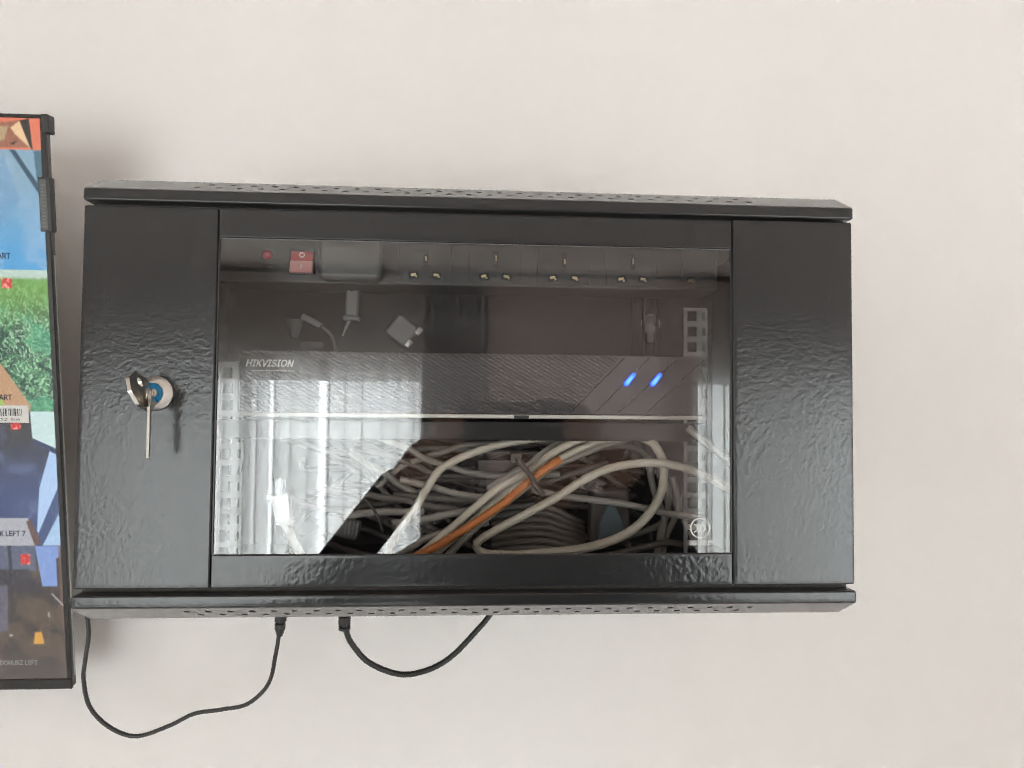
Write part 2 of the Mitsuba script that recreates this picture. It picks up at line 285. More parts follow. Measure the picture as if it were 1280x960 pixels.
put('bow', bm, 'bright_nickel', hk)

# ------------------------------------------------------------------ video recorder on the shelf
rec = thing('video_recorder', 'dark video recorder with slanted grooves and two blue lights on the cabinet shelf', 'recorder')
put('case', bx(-188, 185, 87, 260, -13, 38, 0.8), 'dark_plastic', rec)
put('front_panel', rbox(-190.5, 187, 84.4, 90, -10.4, 38.8, 1.0), 'recorder_plastic', rec, smooth=30)
def ridge(p, q, base, top, h, y=84.4):
    p, q = np.array(p, float), np.array(q, float); d = (q - p) / np.linalg.norm(q - p); n = np.array([-d[1], d[0]])
    pts = [(*(e + n * s * base / 2), yy) for e in (p, q) for s, yy in ((-1, y + 0.2), (1, y + 0.2))] + [(*(e + n * s * top / 2), y - h) for e in (p, q) for s in (-1, 1)]
    return trimesh.convex.convex_hull(np.array([(a, yy, b) for a, b, yy in pts]))
from shapely.geometry import LineString
area = Polygon([(-189.5, 38.2), (118, 38.2), (74, -9.8), (-189.5, -9.8)])
rid = []
for x in np.arange(-290, 120, 5.5):
    s = area.intersection(LineString([(x, 38.4 + 0), (x + 84.5, 38.4 - 50)]))
    if not s.is_empty and s.length > 2: rid.append(ridge(s.coords[0], s.coords[-1], 2.3, 0.8, 1.1))
put('front_ridges', rid, 'recorder_plastic', rec, kind='stuff', label='fine slanted ridges across the front')
for a, b in (((76, -9), (121, 37)), ((96, -9), (142, 37)), ((115, -9), (166, 37)), ((139, -9), (188, 36))):
    put('groove_line', ridge(a, b, 1.1, 0.6, 0.35), 'dark_plastic', rec)
lg = put('logo_plate', bx(-188.5, -143, 83.1, 84.6, 22.0, 35.0, 0.2), 'recorder_plastic', rec)
put('lettering', text('HIKVISION', 5.3, -184.5, 83.05, 26.2, 0.3, 36.5, 0.25, True), 'logo_silver', lg, label='slanted silver maker lettering')
put('underline', bx(-180, -146, 82.9, 83.2, 22.6, 22.9), 'logo_silver', lg)
for x in (125.5, 147.5):
    a, b = np.array([x - 3.0, 0, 15.6]), np.array([x + 3.0, 0, 23.0])
    m = cyl((a[0], 84.6, a[2]), (a[0], 83.0, a[2]), 2.1, 20); n_ = cyl((b[0], 84.6, b[2]), (b[0], 83.0, b[2]), 1.7, 20)
    hz = trimesh.convex.convex_hull(np.vstack([m.vertices, n_.vertices]))
    k = put('status_light', hz, 'blue_plastic', rec, label='glowing blue status light', emitter={'type': 'area', 'radiance': rgb((0.01, 0.04, 1.3))})
    m = cyl((a[0] + .3, 83, a[2] + .4), (a[0] + .3, 82.7, a[2] + .4), 1.15, 16); n_ = cyl((b[0] - 1.2, 83, b[2] - 1.5), (b[0] - 1.2, 82.7, b[2] - 1.5), 0.95, 16)
    put('lit_core', trimesh.convex.convex_hull(np.vstack([m.vertices, n_.vertices])), 'blue_plastic', k, emitter={'type': 'area', 'radiance': rgb((0.10, 0.36, 2.2))})
put('trim_strip', rbox(-189, 186.5, 82.2, 88, -13.8, -10.5, 0.9), 'silver_trim', rec, smooth=30, label='pale strip along the lower front edge')
put('trim_clip', bx(30, 42, 81.7, 84, -14.3, -11.2, 0.3), 'dark_plastic', rec)
put('sensor_window', revolve_y([(0, 83.8), (2.2, 83.8), (2.2, 85), (0, 85)], (180, 0, 16), 20), 'dark_plastic', rec)

# ------------------------------------------------------------------ power strip at the top
ps = thing('power_strip', 'dark power strip with a red switch along the top inside the cabinet', 'power strip')
put('housing', rbox(-205, 196, 74, 118, 92, 136, 2.0), 'strip_plastic', ps, smooth=30)
rk = put('rocker_switch', [bx(-149.5, -129.5, 72.6, 74.4, 98.5, 119.5, 0.5)], 'dark_plastic', ps, label='red rocker switch')
def wedge(z0, z1, ya, yb): return trimesh.convex.convex_hull(np.array([(x, y, z) for x in (-148.2, -130.6) for y, z in ((74, z0), (74, z1), (ya, z0), (yb, z1))]))
put('upper_half', wedge(109.2, 118.4, 70.4, 73.0), 'red_plastic', rk); put('lower_half', wedge(99.6, 109.0, 67.6, 70.2), 'red_plastic_pale', rk)
rg = plate_xz(Point(-139.5, 114).buffer(2.3, 16).difference(Point(-139.5, 114).buffer(1.6, 16)), 0, 0.4); rg = turn(rg, -15.5, [1, 0, 0], [-139.5, 0, 114]); rg.apply_translation([0, 71.3, 0])
put('off_symbol', rg, 'white_print', rk)
put('on_symbol', turn(bx(-139.9, -139.1, 68.5, 69.2, 102.2, 106.2), -15.5, [1, 0, 0], [-139.5, 69, 104]), 'white_print', rk)
put('indicator_lamp', revolve_y([(0, 70.5), (2.4, 71.0), (3.8, 72.6), (3.8, 74.5), (0, 74.5)], (-167, 0, 114), 24), 'red_lamp', ps, smooth=40, label='small red indicator lamp')
for i, cx in enumerate((-43, 13, 68.5, 124.5, 180)):
    w = 21 if i < 4 else 14
    k = put('socket', [rbox(cx - w, cx + w, 73.2, 74.6, 94.5, 128, 0.6)], 'strip_plastic', ps, smooth=30)
    for sx in (-9, 9) if i < 4 else (-7,):
        put('slot', turn(rbox(cx + sx - 3.6, cx + sx + 4.2, 72.9, 73.6, 97.0, 102.6, 0.3, 8), 12 * (1 if sx > 0 else -1), [0, 1, 0], [cx + sx, 72, 100]), 'ink', k)
        put('contact', [turn(bx(cx + sx - 2.2, cx + sx + 2.2, 72.0, 73.0, 99.2, 101.4, 0.3), 12 * (1 if sx > 0 else -1), [0, 1, 0], [cx + sx, 72, 100]), bx(cx + sx + 1.4, cx + sx + 3.0, 72.1, 73.0, 98, 99.6, 0.3)], 'brass', k)
    if i < 4:
        put('slot', rbox(cx - 1.4, cx + 2.6, 72.9, 73.6, 108, 121, 0.3, 8), 'ink', k)
        put('contact', bx(cx + 0.3, cx + 1.3, 72.3, 73, 111.5 + i % 2, 115.5 + 2 * (i % 2), 0.2), 'brass', k)
ad = thing('power_adapter', 'dark grey square power adapter plugged into the strip right of the red switch', 'adapter')
put('body', rbox(-123, -76, 54, 72.4, 92.5, 125, 4.0), 'grey_plastic', ad, smooth=35)
put('cord', tube([(-84, 60, 126), (-88, 66, 122), (-97, 80, 110), (-104, 96, 99), (-106, 104, 92)], 1.4, 8), 'cable_black', ad, smooth=40)
pg = thing('power_plug', 'dark cord plug hanging below the grey adapter', 'plug')
put('body', turn(rbox(-111, -100, 104, 113, 70, 94, 2.5), 4, [0, 1, 0], [-106, 108, 82]), 'grey_plastic', pg, smooth=35)
put('collar', turn(rbox(-112, -98, 103.5, 113.5, 66.5, 71, 1.5), 4, [0, 1, 0], [-106, 108, 82]), 'grey_plastic', pg, smooth=35)
put('tip', turn(cyl((-108, 108, 67), (-113, 108, 54), 1.6, 12, 0.8), 0, [0, 1, 0], [0, 0, 0]), 'light_grey_plastic', pg, smooth=40)
vp = thing('video_plug', 'grey square plug with two bright metal edges lying behind the recorder', 'plug')
b = rbox(-77, -54, 122, 140, 50, 72, 3); put('body', turn(b, 38, [0, 1, 0], [-65, 130, 61]), 'grey_plastic', vp, smooth=35)
for z in (52.5, 66.5): put('metal_edge', turn(rbox(-55.5, -51.5, 121, 128, z, z + 6.5, 0.7), 38, [0, 1, 0], [-65, 130, 61]), 'chrome', vp, smooth=30)
wp = thing('small_plug', 'small pale twisted plug behind the recorder below the red switch', 'plug')
put('body', turn(rbox(-158, -138, 146, 152, 68, 74, 1.6), 28, [0, 1, 0], [-148, 150, 71]), 'light_grey_plastic', wp, smooth=30)
put('tail', tube([(-139, 150, 66), (-132, 152, 60), (-128, 155, 48), (-130, 158, 38)], 1.6, 8), 'cable_dim', wp, smooth=40)
cn = thing('cone_plug', 'grey tapered plug standing behind the recorder at the left', 'plug')
put('body', cyl((-163, 150, 56), (-163, 150, 72), 3.6, 20, 8), 'grey_plastic', cn, smooth=30)
put('base', rbox(-158, -138, 150, 158, 47, 53, 2), 'grey_plastic', cn, smooth=30)

# ------------------------------------------------------------------ network cables
def cable(pts, r, m, label, group=None, name='network_cable', sides=10): return one(name, tube(pts, r, sides), m, label, 'cable', group, smooth=True)
cable([(-72, 62, -126), (-59, 66, -99), (-47, 70, -83), (-32, 74, -58), (-20, 78, -49), (-4, 83, -42), (16, 87, -36), (36, 91, -32), (63, 95, -29)], 3.3, 'cable_warm', 'pale network cable arching up to the shelf left of the orange cable')
cable([(109, 90, -24), (81, 86, -32), (61, 81, -42), (44, 77, -55), (16, 73, -70), (-16, 69, -97), (-43, 64, -119), (-55, 60, -128)], 3.2, 'cable_warm', 'pale straight network cable just above the orange cable')
cable([(96, 96, -25), (72, 92, -32), (55, 88, -42), (42, 84, -52), (29, 86, -59), (10, 92, -72)], 3.0, 'cable_grey', 'network cable at the upper left edge of the strapped bundle')
cable([(131, 100, -25), (100, 95, -33), (69, 89, -46), (47, 84, -60), (21, 79, -75), (-11, 76, -103), (-34, 72, -122)], 3.1, 'cable_warm', 'network cable in the middle of the strapped bundle behind the orange cable')
cable([(146, 105, -25), (114, 101, -34), (83, 96, -45), (62, 92, -54), (50, 87, -62), (29, 83, -78), (3, 78, -98), (-22, 74, -122)], 3.0, 'cable_grey', 'lowest network cable of the strapped bundle, just under the orange cable')
cable([(66, 71, -46), (53, 67, -54), (37, 65, -66), (22, 64, -79), (3, 63, -92), (-22, 63, -108), (-49, 62, -122)], 3.2, 'cable_orange', 'orange patch cable running up among the pale cables behind the glass')
cable([(29, 74, -122), (6, 73, -120), (1, 72, -112), (19, 71, -100), (60, 70, -78), (85, 69, -62), (108, 68, -52), (136, 67, -48), (162, 66, -51), (188, 65, -61), (214, 64, -77)], 3.3, 'cable_warm', 'thick pale cable folded at the lower rail and sweeping right over the loop')
cable([(118, 92, -20), (138, 84, -29), (147, 80, -37), (152, 77, -53), (148, 74, -75), (134, 71, -94), (114, 68, -107), (85, 64, -115), (53, 61, -118), (9, 58, -121)], 3.6, 'cable_warm', 'thick pale cable forming the big round loop at the right')
cable([(46, 95, -73), (69, 92, -77), (95, 88, -80), (121, 85, -83), (144, 86, -88), (166, 84, -92), (188, 80, -93)], 2.9, 'cable_grey', 'grey cable running level across the middle of the round loop')
cable([(171, 75, -20), (190, 70, -36), (208, 66, -52)], 3.2, 'cable_grey', 'short pale cable crossing the upper right corner under the shelf')
TL = [[(-82, 95, -29), (-71, 97, -34), (-55, 99, -40), (-42, 101, -48), (-24, 104, -54), (-4, 106, -60), (30, 108, -63), (71, 110, -61)], [(-101, 90, -39), (-88, 95, -42), (-70, 100, -46), (-59, 105, -51), (-49, 110, -55), (-34, 115, -62), (4, 120, -67)],
      [(-103, 85, -42), (-89, 90, -52), (-74, 95, -60), (-64, 100, -69), (-52, 105, -76), (-34, 110, -83)], [(44, 116, -34), (18, 114, -36), (-9, 112, -37), (-32, 110, -44), (-48, 108, -49), (-61, 106, -54), (-69, 104, -60), (-82, 102, -72)],
      [(-125, 85, -71), (-94, 88, -75), (-74, 91, -79), (-58, 94, -81), (-36, 97, -87), (3, 100, -92)], [(-123, 80, -98), (-99, 82, -92), (-83, 85, -90), (-68, 88, -90), (-42, 90, -90)], [(-62, 90, -64), (-36, 91, -70), (-14, 92, -76), (8, 94, -79), (30, 98, -79)],
      [(-68, 98, -78), (-48, 100, -79), (-25, 102, -81), (-3, 103, -82), (16, 105, -81)], [(-67, 80, -98), (-48, 82, -96), (-25, 85, -92), (-3, 88, -89), (16, 92, -85)], [(-66, 70, -120), (-50, 72, -115), (-39, 75, -109), (-16, 78, -102), (10, 84, -98)]]
TLAB = ['grey cable slanting down rightwards from the shelf at the top left', 'grey cable starting at the far left and dipping under the pale arch', 'grey cable slanting steeply down beside the arm silhouette in the left tangle',
        'grey cable curving down to the left from the shelf behind the pale arching cable', 'grey cable running nearly level past the thin black tie, upper one of the pair', 'grey cable humped just under the thin black tie, lower one of the pair', 'grey cable sloping gently under the middle of the pale arching cable',
        'level grey cable directly below that gently sloping one', 'grey cable rising slightly to the right, low beneath the pale arch', 'lowest grey cable of the left tangle, rising from the lower door rail']
for i, p in enumerate(TL):
    cable(p, 2.7 + 0.15 * (i % 3), ['cable_grey', 'cable_dim', 'cable_grey'][i % 3], TLAB[i], 'front cables of the left tangle')
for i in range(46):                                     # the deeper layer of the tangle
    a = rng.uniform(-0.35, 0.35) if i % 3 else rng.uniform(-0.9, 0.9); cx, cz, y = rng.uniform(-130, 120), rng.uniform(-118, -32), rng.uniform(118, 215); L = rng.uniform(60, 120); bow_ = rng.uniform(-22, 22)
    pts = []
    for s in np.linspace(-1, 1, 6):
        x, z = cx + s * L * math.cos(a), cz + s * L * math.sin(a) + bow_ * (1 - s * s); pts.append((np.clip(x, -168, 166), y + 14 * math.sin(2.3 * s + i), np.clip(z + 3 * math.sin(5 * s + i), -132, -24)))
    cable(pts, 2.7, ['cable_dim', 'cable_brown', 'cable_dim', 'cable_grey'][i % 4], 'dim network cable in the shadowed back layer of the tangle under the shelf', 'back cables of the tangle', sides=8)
CO = ['lowest', 'second', 'third', 'fourth', 'fifth', 'sixth', 'seventh']
for i in range(7):                                      # coil of brownish cable low in the middle
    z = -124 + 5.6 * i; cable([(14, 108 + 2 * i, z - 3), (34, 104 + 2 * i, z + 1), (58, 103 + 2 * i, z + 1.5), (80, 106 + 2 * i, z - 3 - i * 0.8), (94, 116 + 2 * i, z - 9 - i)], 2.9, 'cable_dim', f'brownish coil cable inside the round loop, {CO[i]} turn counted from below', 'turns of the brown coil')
for i, (x0, x1, zt) in enumerate([(150, 158, -50), (163, 155, -60), (172, 160, -64)]):
    cable([(x0, 120, zt), (x0 + 4, 116, zt - 25), (x1 + 4, 112, zt - 50), (x1, 110, -131)], 2.8, 'cable_grey', ['leftmost', 'middle', 'rightmost'][i] + ' of three grey cables dropping steeply beside the right mounting rail', 'cables dropping at the right rail')
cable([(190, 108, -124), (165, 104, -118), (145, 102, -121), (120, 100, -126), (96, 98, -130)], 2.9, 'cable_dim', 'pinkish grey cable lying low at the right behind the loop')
one('cable_tie', tube([(-92, 70, -73), (-84, 69, -80), (-77, 69, -91), (-73, 70, -103)], 1.2, 8), 'cable_black', 'thin black tie looped over the cables at the left', 'cable tie', smooth=True)
one('cable_tie', [tube([(31, 61, -44), (36, 58.5, -51), (42, 57.5, -58), (45, 58, -65), (52, 60, -73)], 2.4, 8), rbox(26, 35, 60, 68, -49, -40, 1.5)], 'cable_brown', 'dark strap holding the bundle around the orange cable', 'cable tie', smooth=35)
jb = thing('junction_box', 'flat brownish box standing behind the cables under the shelf', 'box')
put('body', rbox(2, 62, 128, 165, -73, -52, 1.5), 'box_brown', jb, smooth=30); put('lid', rbox(1, 63, 126, 128.5, -53.5, -50.5, 0.7), 'box_brown', jb, smooth=30)
up = thing('white_plug', 'white network plug standing up at the left behind the glass', 'plug')
put('clear_tip', bx(-153.5, -146.5, 57, 64, -73, -61, 0.8), 'clear_blue', up); put('latch', turn(bx(-150.6, -148.6, 56, 57, -74, -60, 0.2), 4, [0, 1, 0], [-150, 56, -68]), 'white_plastic', up)
hull = trimesh.convex.convex_hull(np.array([(x, y, z) for x, y, z in [(-156, 55.5, -74), (-143, 55.5, -72), (-156, 65, -74), (-143, 65, -72), (-151.5, 56, -93), (-140, 56, -95), (-151.5, 64, -93), (-140, 64, -95)]]))
put('boot', hull, 'white_plastic', up); put('boot_wing', rbox(-160, -153, 58, 63, -77, -73, 1), 'white_plastic', up, smooth=30)
for z in (-90, -92.6, -95.2): put('boot_rib', turn(bx(-151.5, -139.5, 55.2, 64.8, z - 0.6, z + 0.4, 0.3), 9, [0, 1, 0], [-146, 60, z]), 'white_plastic', up)
put('cord', tube([(-146, 60, -92), (-142, 60, -103), (-135, 61, -116), (-126, 63, -132)], [4.2, 3.4, 3.2, 3.2], 12), 'white_plastic', up, smooth=True)
gp = thing('black_plug', 'black network plug with ribbed sleeve low in the left tangle', 'plug')
put('body', turn(rbox(-122, -92, 74, 86, -108, -93, 2.5), 14, [0, 1, 0], [-106, 80, -101]), 'grey_plastic', gp, smooth=30)
for i in range(4): put('rib', turn(bx(-103 + 3 * i, -101.6 + 3 * i, 72.6, 76, -106, -95, 0.3), 8, [0, 1, 0], [-98, 74, -101]), 'light_grey_plastic', gp)
put('tail', tube([(-120, 80, -106), (-135, 82, -114), (-150, 86, -128)], 5.0, 12), 'cable_black', gp, smooth=True)
cp = thing('clear_plug', 'bluish clear network plug pointing up inside the round loop', 'plug')
put('body', turn(trimesh.convex.convex_hull(np.array([(x, y, z) for y in (86, 95) for x, z in ((100, -117), (123, -108), (119, -96), (112, -81), (109, -82), (101, -100))])), 0, [0, 1, 0], [0, 0, 0]), 'clear_blue', cp)
put('sleeve', rbox(96, 130, 100, 118, -120, -72, 4), 'cable_brown', cp, smooth=30)

# ------------------------------------------------------------------ cords under the cabinet
ca = thing('hanging_cable', 'thin black cord hanging in a wide loop below the left half of the cabinet', 'cord')
CA = [(-374, 228, -150), (-376, 226, -199), (-373, 226, -212), (-371, 225, -229), (-374, 226, -252), (-375, 226, -271), (-369, 228, -298), (-351, 230, -318), (-326, 230, -327), (-296, 230, -318), (-271, 229, -306), (-245, 228, -302), (-219, 226, -296), (-199, 223, -276), (-192, 220, -248), (-188, 218, -224)]
put('wire', tube(CA, 2.0, 12), 'cable_black', ca, smooth=True)
put('strain_relief', [cyl((-188, 218, -228), (-187.5, 217.4, -221.5), 2.9, 20, 4.8), cyl((-187.5, 217.4, -221.3), (-187.3, 217, -216), 5.0, 20), cyl((-187.3, 217, -215.4), (-187, 216.6, -213.6), 3.6, 20), cyl((-187, 216.6, -213.4), (-186.5, 216, -206), 5.6, 20), cyl((-186.5, 216, -206), (-186, 214, -154), 3.2, 20)], 'cable_black', ca, smooth=30)
cb = thing('hanging_cable', 'thicker black cord curving below the middle of the cabinet', 'cord')
put('wire', tube([(-115, 154, -200), (-113, 156, -208), (-109, 159, -218), (-94, 163, -236), (-67, 168, -248.5), (-42, 172, -246.5), (-20, 177, -236), (2, 181, -215), (16, 186, -200), (25, 190, -184), (34, 194, -154)], 2.6, 12), 'cable_black', cb, smooth=True)
put('strain_relief', [cyl((-115, 154, -203), (-115, 153.6, -200.6), 5.2, 20), cyl((-115, 153.6, -200.4), (-115, 153, -198.4), 3.6, 20), cyl((-115, 153, -198.2), (-114.8, 152, -191), 5.4, 20), cyl((-114.8, 152, -191), (-114, 150, -154), 3.4, 20)], 'cable_black', cb, smooth=30)

# ------------------------------------------------------------------ television at the left, tipped forward
tv = thing('television', 'large black-edged television showing a split colour picture, cut off at the left', 'television')
B = np.array([-387.5, 240.0, -283.7]); TVV = np.array([0, -0.13962, 0.99021]); TVN = np.array([0, -0.99021, -0.13962])
TM = np.eye(4); TM[:3, 0], TM[:3, 1], TM[:3, 2], TM[:3, 3] = [1, 0, 0], TVV, TVN, B
def tvm(m): m = m.copy(); m.apply_transform(TM); return m
WID = 960
put('case', tvm(trimesh.util.concatenate([bx(-WID, -4.6, 1, 544, -7, -0.2, 0.8), bx(-WID + 120, -110, 60, 420, -46, -9.2, 4)])), 'tv_side', tv)
put('wall_bracket', tvm(trimesh.util.concatenate([bx(-640, -560, 120, 360, -70, -46.3, 2)])), 'dark_plastic', tv)
put('bezel', tvm(trimesh.util.concatenate([bx(-WID, -4.2, 541.6, 545, -1, 2.2, 0.6), bx(-WID, -4.2, 0, 10.5, -1, 2.2, 0.8), bx(-9, -4.2, 10.7, 541.4, -1, 1.6, 0.5), bx(-WID, -WID + 6, 10.7, 541.4, -1, 2.0, 0.6)])), 'tv_bezel', tv)
put('edge_strip', tvm(bx(-4.55, -3.9, 12, 420, -4.6, -2.6, 0.2)), 'steel', tv, label='narrow bright strip along the right edge')
put('corner_bracket', tvm(rbox(-7, -0.6, 529, 545.5, -8, 3.2, 1.2)), 'dark_plastic', tv, smooth=30)
k = put('side_clip', tvm(rbox(-12.5, -2.2, 441, 490, -6, 2.2, 0.7)), 'dark_plastic', tv, smooth=30)
#txt = meshkit.text_mesh('LED TV  SLIM', 4.5, 0.2); txt.apply_scale([40 / txt.extents[0], 1, 1]); txt.apply_transform(np.array([[0, -1, 0, -4.5], [1, 0, 0, 445], [0, 0, 1, 3.5], [0, 0, 0, 1.0]]))
put('label_plate', tvm(bx(-11.5, -5.5, 443, 488, 2.1, 2.35, 0.05)), 'grey_plastic', k)
put('label_print', tvm(trimesh.util.concatenate([bx(-10.2, -6.6 - (i % 3) * 0.8, 445 + i * 3.1, 446.2 + i * 3.1, 2.36, 2.44) for i in range(13)])), 'light_grey_plastic', k)

def poly(u, v, pts):
    """1 inside the convex polygon (counter-clockwise or clockwise), soft over 0.7 mm."""
    pts = np.array(pts, float); a = 0.5 * np.sum(pts[:, 0] * np.roll(pts[:, 1], -1) - np.roll(pts[:, 0], -1) * pts[:, 1])
    if a < 0: pts = pts[::-1]
    d = None
    for p, q in zip(pts, np.roll(pts, -1, 0)):
        p, q = [float(c) for c in p], [float(c) for c in q]; e = (q[0] - p[0], q[1] - p[1]); L = math.hypot(*e); s = (e[0] * (v - p[1]) - e[1] * (u - p[0])) / L; d = s if d is None else dr.minimum(d, s)
    return smoothstep(-0.7, 0.7, d)
def rect(u, v, x0, x1, t0, t1): return poly(u, v, [(x0, t0), (x1, t0), (x1, t1), (x0, t1)])
def picture(p, n, uv):
    u, v = uv.x * 1000.0, uv.y * 1000.0
    n1, n2, n3 = fbm(u * 0.05, v * 0.05, 0, 4), fbm(u * 0.24 + 2 * noise(v * 0.1), v * 0.16, 5, 4), fbm(u * 0.8, v * 0.6, 9, 3)
    C = lambda r, g, b: mi.Color3f(*lin(r, g, b))
    # four stacked pictures: drawn box, blue room, garden, dark cabin and workshop
    col = mix(C(70, 150, 200), C(128, 160, 178), smoothstep(408, 500, v)); col = mix(col, C(150, 175, 200), 0.4 * smoothstep(0.45, 0.7, n1))
    col = mix(col, C(95, 140, 180), poly(u, v, [(-90, 470), (-42, 508), (-30, 470), (-70, 415)]) * 0.5)
    col = mix(col, C(45, 75, 95), poly(u, v, [(-37, 513.5), (-32, 513.5), (-11, 480), (-12, 473)])); col = mix(col, C(50, 85, 100), poly(u, v, [(-16, 514), (-7, 514), (-8, 478), (-14, 481)]) * 0.8)
    col = mix(col, C(60, 75, 105), smoothstep(-55, -80, u) * 0.6)
    leaf = mix(C(30, 76, 58), C(100, 158, 112), smoothstep(0.3, 0.7, n2)); leaf = mix(leaf, C(24, 60, 46), smoothstep(0.5, 0.34, n3) * 0.6); leaf = mix(leaf, C(180, 214, 180), smoothstep(0.56, 0.74, n3) * 0.6); leaf = mix(leaf, C(110, 160, 60), smoothstep(345, 392, v) * 0.75); leaf = mix(leaf, C(70, 165, 120), 0.5 * smoothstep(0.5, 0.65, n1))
    leaf = mix(leaf, C(200, 215, 215), smoothstep(396, 401, v) * 0.7); leaf = mix(leaf, C(180, 140, 105), poly(u, v, [(-90, 350), (-62, 330), (-30, 280), (-33, 262), (-90, 262)])); leaf = mix(leaf, C(150, 185, 85), poly(u, v, [(-120, 300), (-62, 300), (-50, 272), (-120, 272)]))
    col = mix(col, leaf, 1 - smoothstep(405.5, 406.5, v))
    room = mix(C(60, 74, 112), C(54, 54, 58), smoothstep(190, 258, v)); room = mix(room, C(110, 130, 175), 0.3 * smoothstep(0.5, 0.7, n1))
    room = mix(room, C(188, 212, 210), poly(u, v, [(-31, 274.5), (-5, 274.5), (-5, 237), (-30, 248)])); room = mix(room, C(165, 192, 226), poly(u, v, [(-22, 240), (-6, 234), (-6, 200), (-28, 155), (-36, 169), (-26, 201)]))
    room = mix(room, C(44, 58, 92), poly(u, v, [(-30, 249), (-29, 244), (-5, 231), (-5, 237)])); room = mix(room, C(60, 78, 118), poly(u, v, [(-8, 204), (-5, 190), (-27, 146), (-32, 150)])); room = mix(room, C(160, 190, 220), poly(u, v, [(-5, 184), (-5, 144), (-26, 144)]))
    room = mix(room, C(164, 165, 172), poly(u, v, [(-160, 171.5), (-38, 171.5), (-32, 144), (-160, 144)])); room = mix(room, C(96, 72, 66), poly(u, v, [(-40, 168), (-36, 170), (-27, 148), (-33, 144)]))
    col = mix(col, room, 1 - smoothstep(274, 275, v))
    shop = mix(C(66, 58, 55), C(86, 72, 60), smoothstep(0.42, 0.62, n1)); shop = mix(shop, C(96, 88, 84), smoothstep(60, 10, v) * 0.4); shop = mix(shop, C(88, 96, 118), rect(u, v, -160, -33, 119, 146) * 0.9); shop = mix(shop, C(52, 54, 66), rect(u, v, -58, -55, 112, 146)); shop = mix(shop, C(55, 50, 58), poly(u, v, [(-160, 121), (-40, 121), (-28, 98), (-160, 98)]))
    shop = mix(shop, C(122, 148, 200), poly(u, v, [(-33, 144), (-10, 144), (-12, 104), (-28, 104)])); shop = mix(shop, C(66, 56, 52), poly(u, v, [(-14, 132), (-5, 134), (-5, 96), (-14, 100)])); shop = mix(shop, C(100, 98, 112), poly(u, v, [(-95, 105), (-60, 105), (-62, 60), (-95, 50)]) * 0.8); shop = mix(shop, C(110, 84, 74), rect(u, v, -12, -5, 60, 146) * 0.6)
    shop = mix(shop, C(205, 150, 65), poly(u, v, [(-39, 46), (-29, 46), (-31, 58), (-37, 58)])); shop = mix(shop, C(160, 155, 150), poly(u, v, [(-20, 96), (-19, 97), (-8, 84), (-9, 83)]) + rect(u, v, -24, -22.5, 73, 78) + rect(u, v, -61, -58, 54, 56))
    col = mix(col, shop, 1 - smoothstep(144, 145, v))
    for x0, x1, t0, t1 in ((-50, -41, 389, 398), (-49, -40, 257, 264), (-47, -38, 126, 136)):
        col = mix(col, mix(C(190, 45, 45), C(240, 150, 130), smoothstep(0.55, 0.65, fbm(u * 0.5, v * 0.5, 2, 2))), rect(u, v, x0, x1, t0, t1))
    top = mix(C(222, 112, 88), C(205, 120, 85), n1); top = mix(top, C(150, 98, 76), poly(u, v, [(-160, 522), (-27, 539.5), (-19, 516), (-160, 512)])); top = mix(top, C(46, 40, 34), poly(u, v, [(-27, 539.5), (-18.5, 541.5), (-16.5, 513.5), (-19, 516)])); top = mix(top, C(224, 188, 145), poly(u, v, [(-35, 533), (-27, 539), (-19, 516), (-31, 527)])); top = mix(top, C(174, 148, 112), poly(u, v, [(-60, 535), (-37, 534), (-41, 522), (-60, 516)])); top = mix(top, C(50, 28, 20), poly(u, v, [(-38, 518.5), (-33, 518.2), (-28.5, 522), (-30, 522.6), (-34, 520)]))
    col = mix(col, top, smoothstep(513.4, 514.2, v))
    col = col * (0.86 + 0.28 * n3) + mi.Color3f(0.02) * n1
    return mi.Color3f(col) * (0.48 * SCREEN)
scr = np.array([(-WID + 6, 10.5, 0.6), (-9, 10.5, 0.6), (-9, 541.6, 0.6), (-WID + 6, 541.6, 0.6)])
sm = trimesh.Trimesh(scr, [[0, 1, 2], [0, 2, 3]], process=False); uvs = scr[:, :2] / 1000.0
mat('screen_glass', (0.01, 0.01, 0.01), 0.3)
k = put('screen', tvm(sm), 'screen_glass', tv, uv=uvs, emitter={'type': 'area', 'radiance': proc(picture)}, label='lit screen split into stacked pictures')
def stext(s, h, u, t, w, m, bold=True):
    x = meshkit.text_mesh(s, h, 0.15, bold); x.apply_scale([w / x.extents[0], 1, 1]); x.apply_translation([u - x.bounds[1][0], t, 0.75]); put('lettering', tvm(x), m, k)
stext('START', 5.0, -41, 416, 19, 'screen_dark_text'); stext('START', 5.0, -46.5, 285, 19, 'screen_dark_text'); stext('BACK LEFT 7', 5.0, -41, 154, 35, 'screen_dark_text'); stext('DONUKZ LEFT', 4.6, -36, 25, 35, 'screen_pale_text')
st = put('barcode_sticker', tvm(bx(-95, -32, 263.5, 280, 0.8, 1.1, 0.05)), 'paper', tv, label='white barcode sticker on the screen')
u, bars = -92.0, []
while u < -38: w = rng.choice([0.5, 0.9, 1.4]); bars.append(bx(u, u + w, 270, 277, 1.12, 1.2)); u += w + rng.choice([0.5, 0.8, 1.2])
put('bars', tvm(trimesh.util.concatenate(bars)), 'ink', st)
x = meshkit.text_mesh('000300102 56', 2.4, 0.1); x.apply_scale([52 / x.extents[0], 1, 1]); x.apply_translation([-92 - x.bounds[0][0], 265.6, 1.12]); put('digits', tvm(x), 'ink', st)

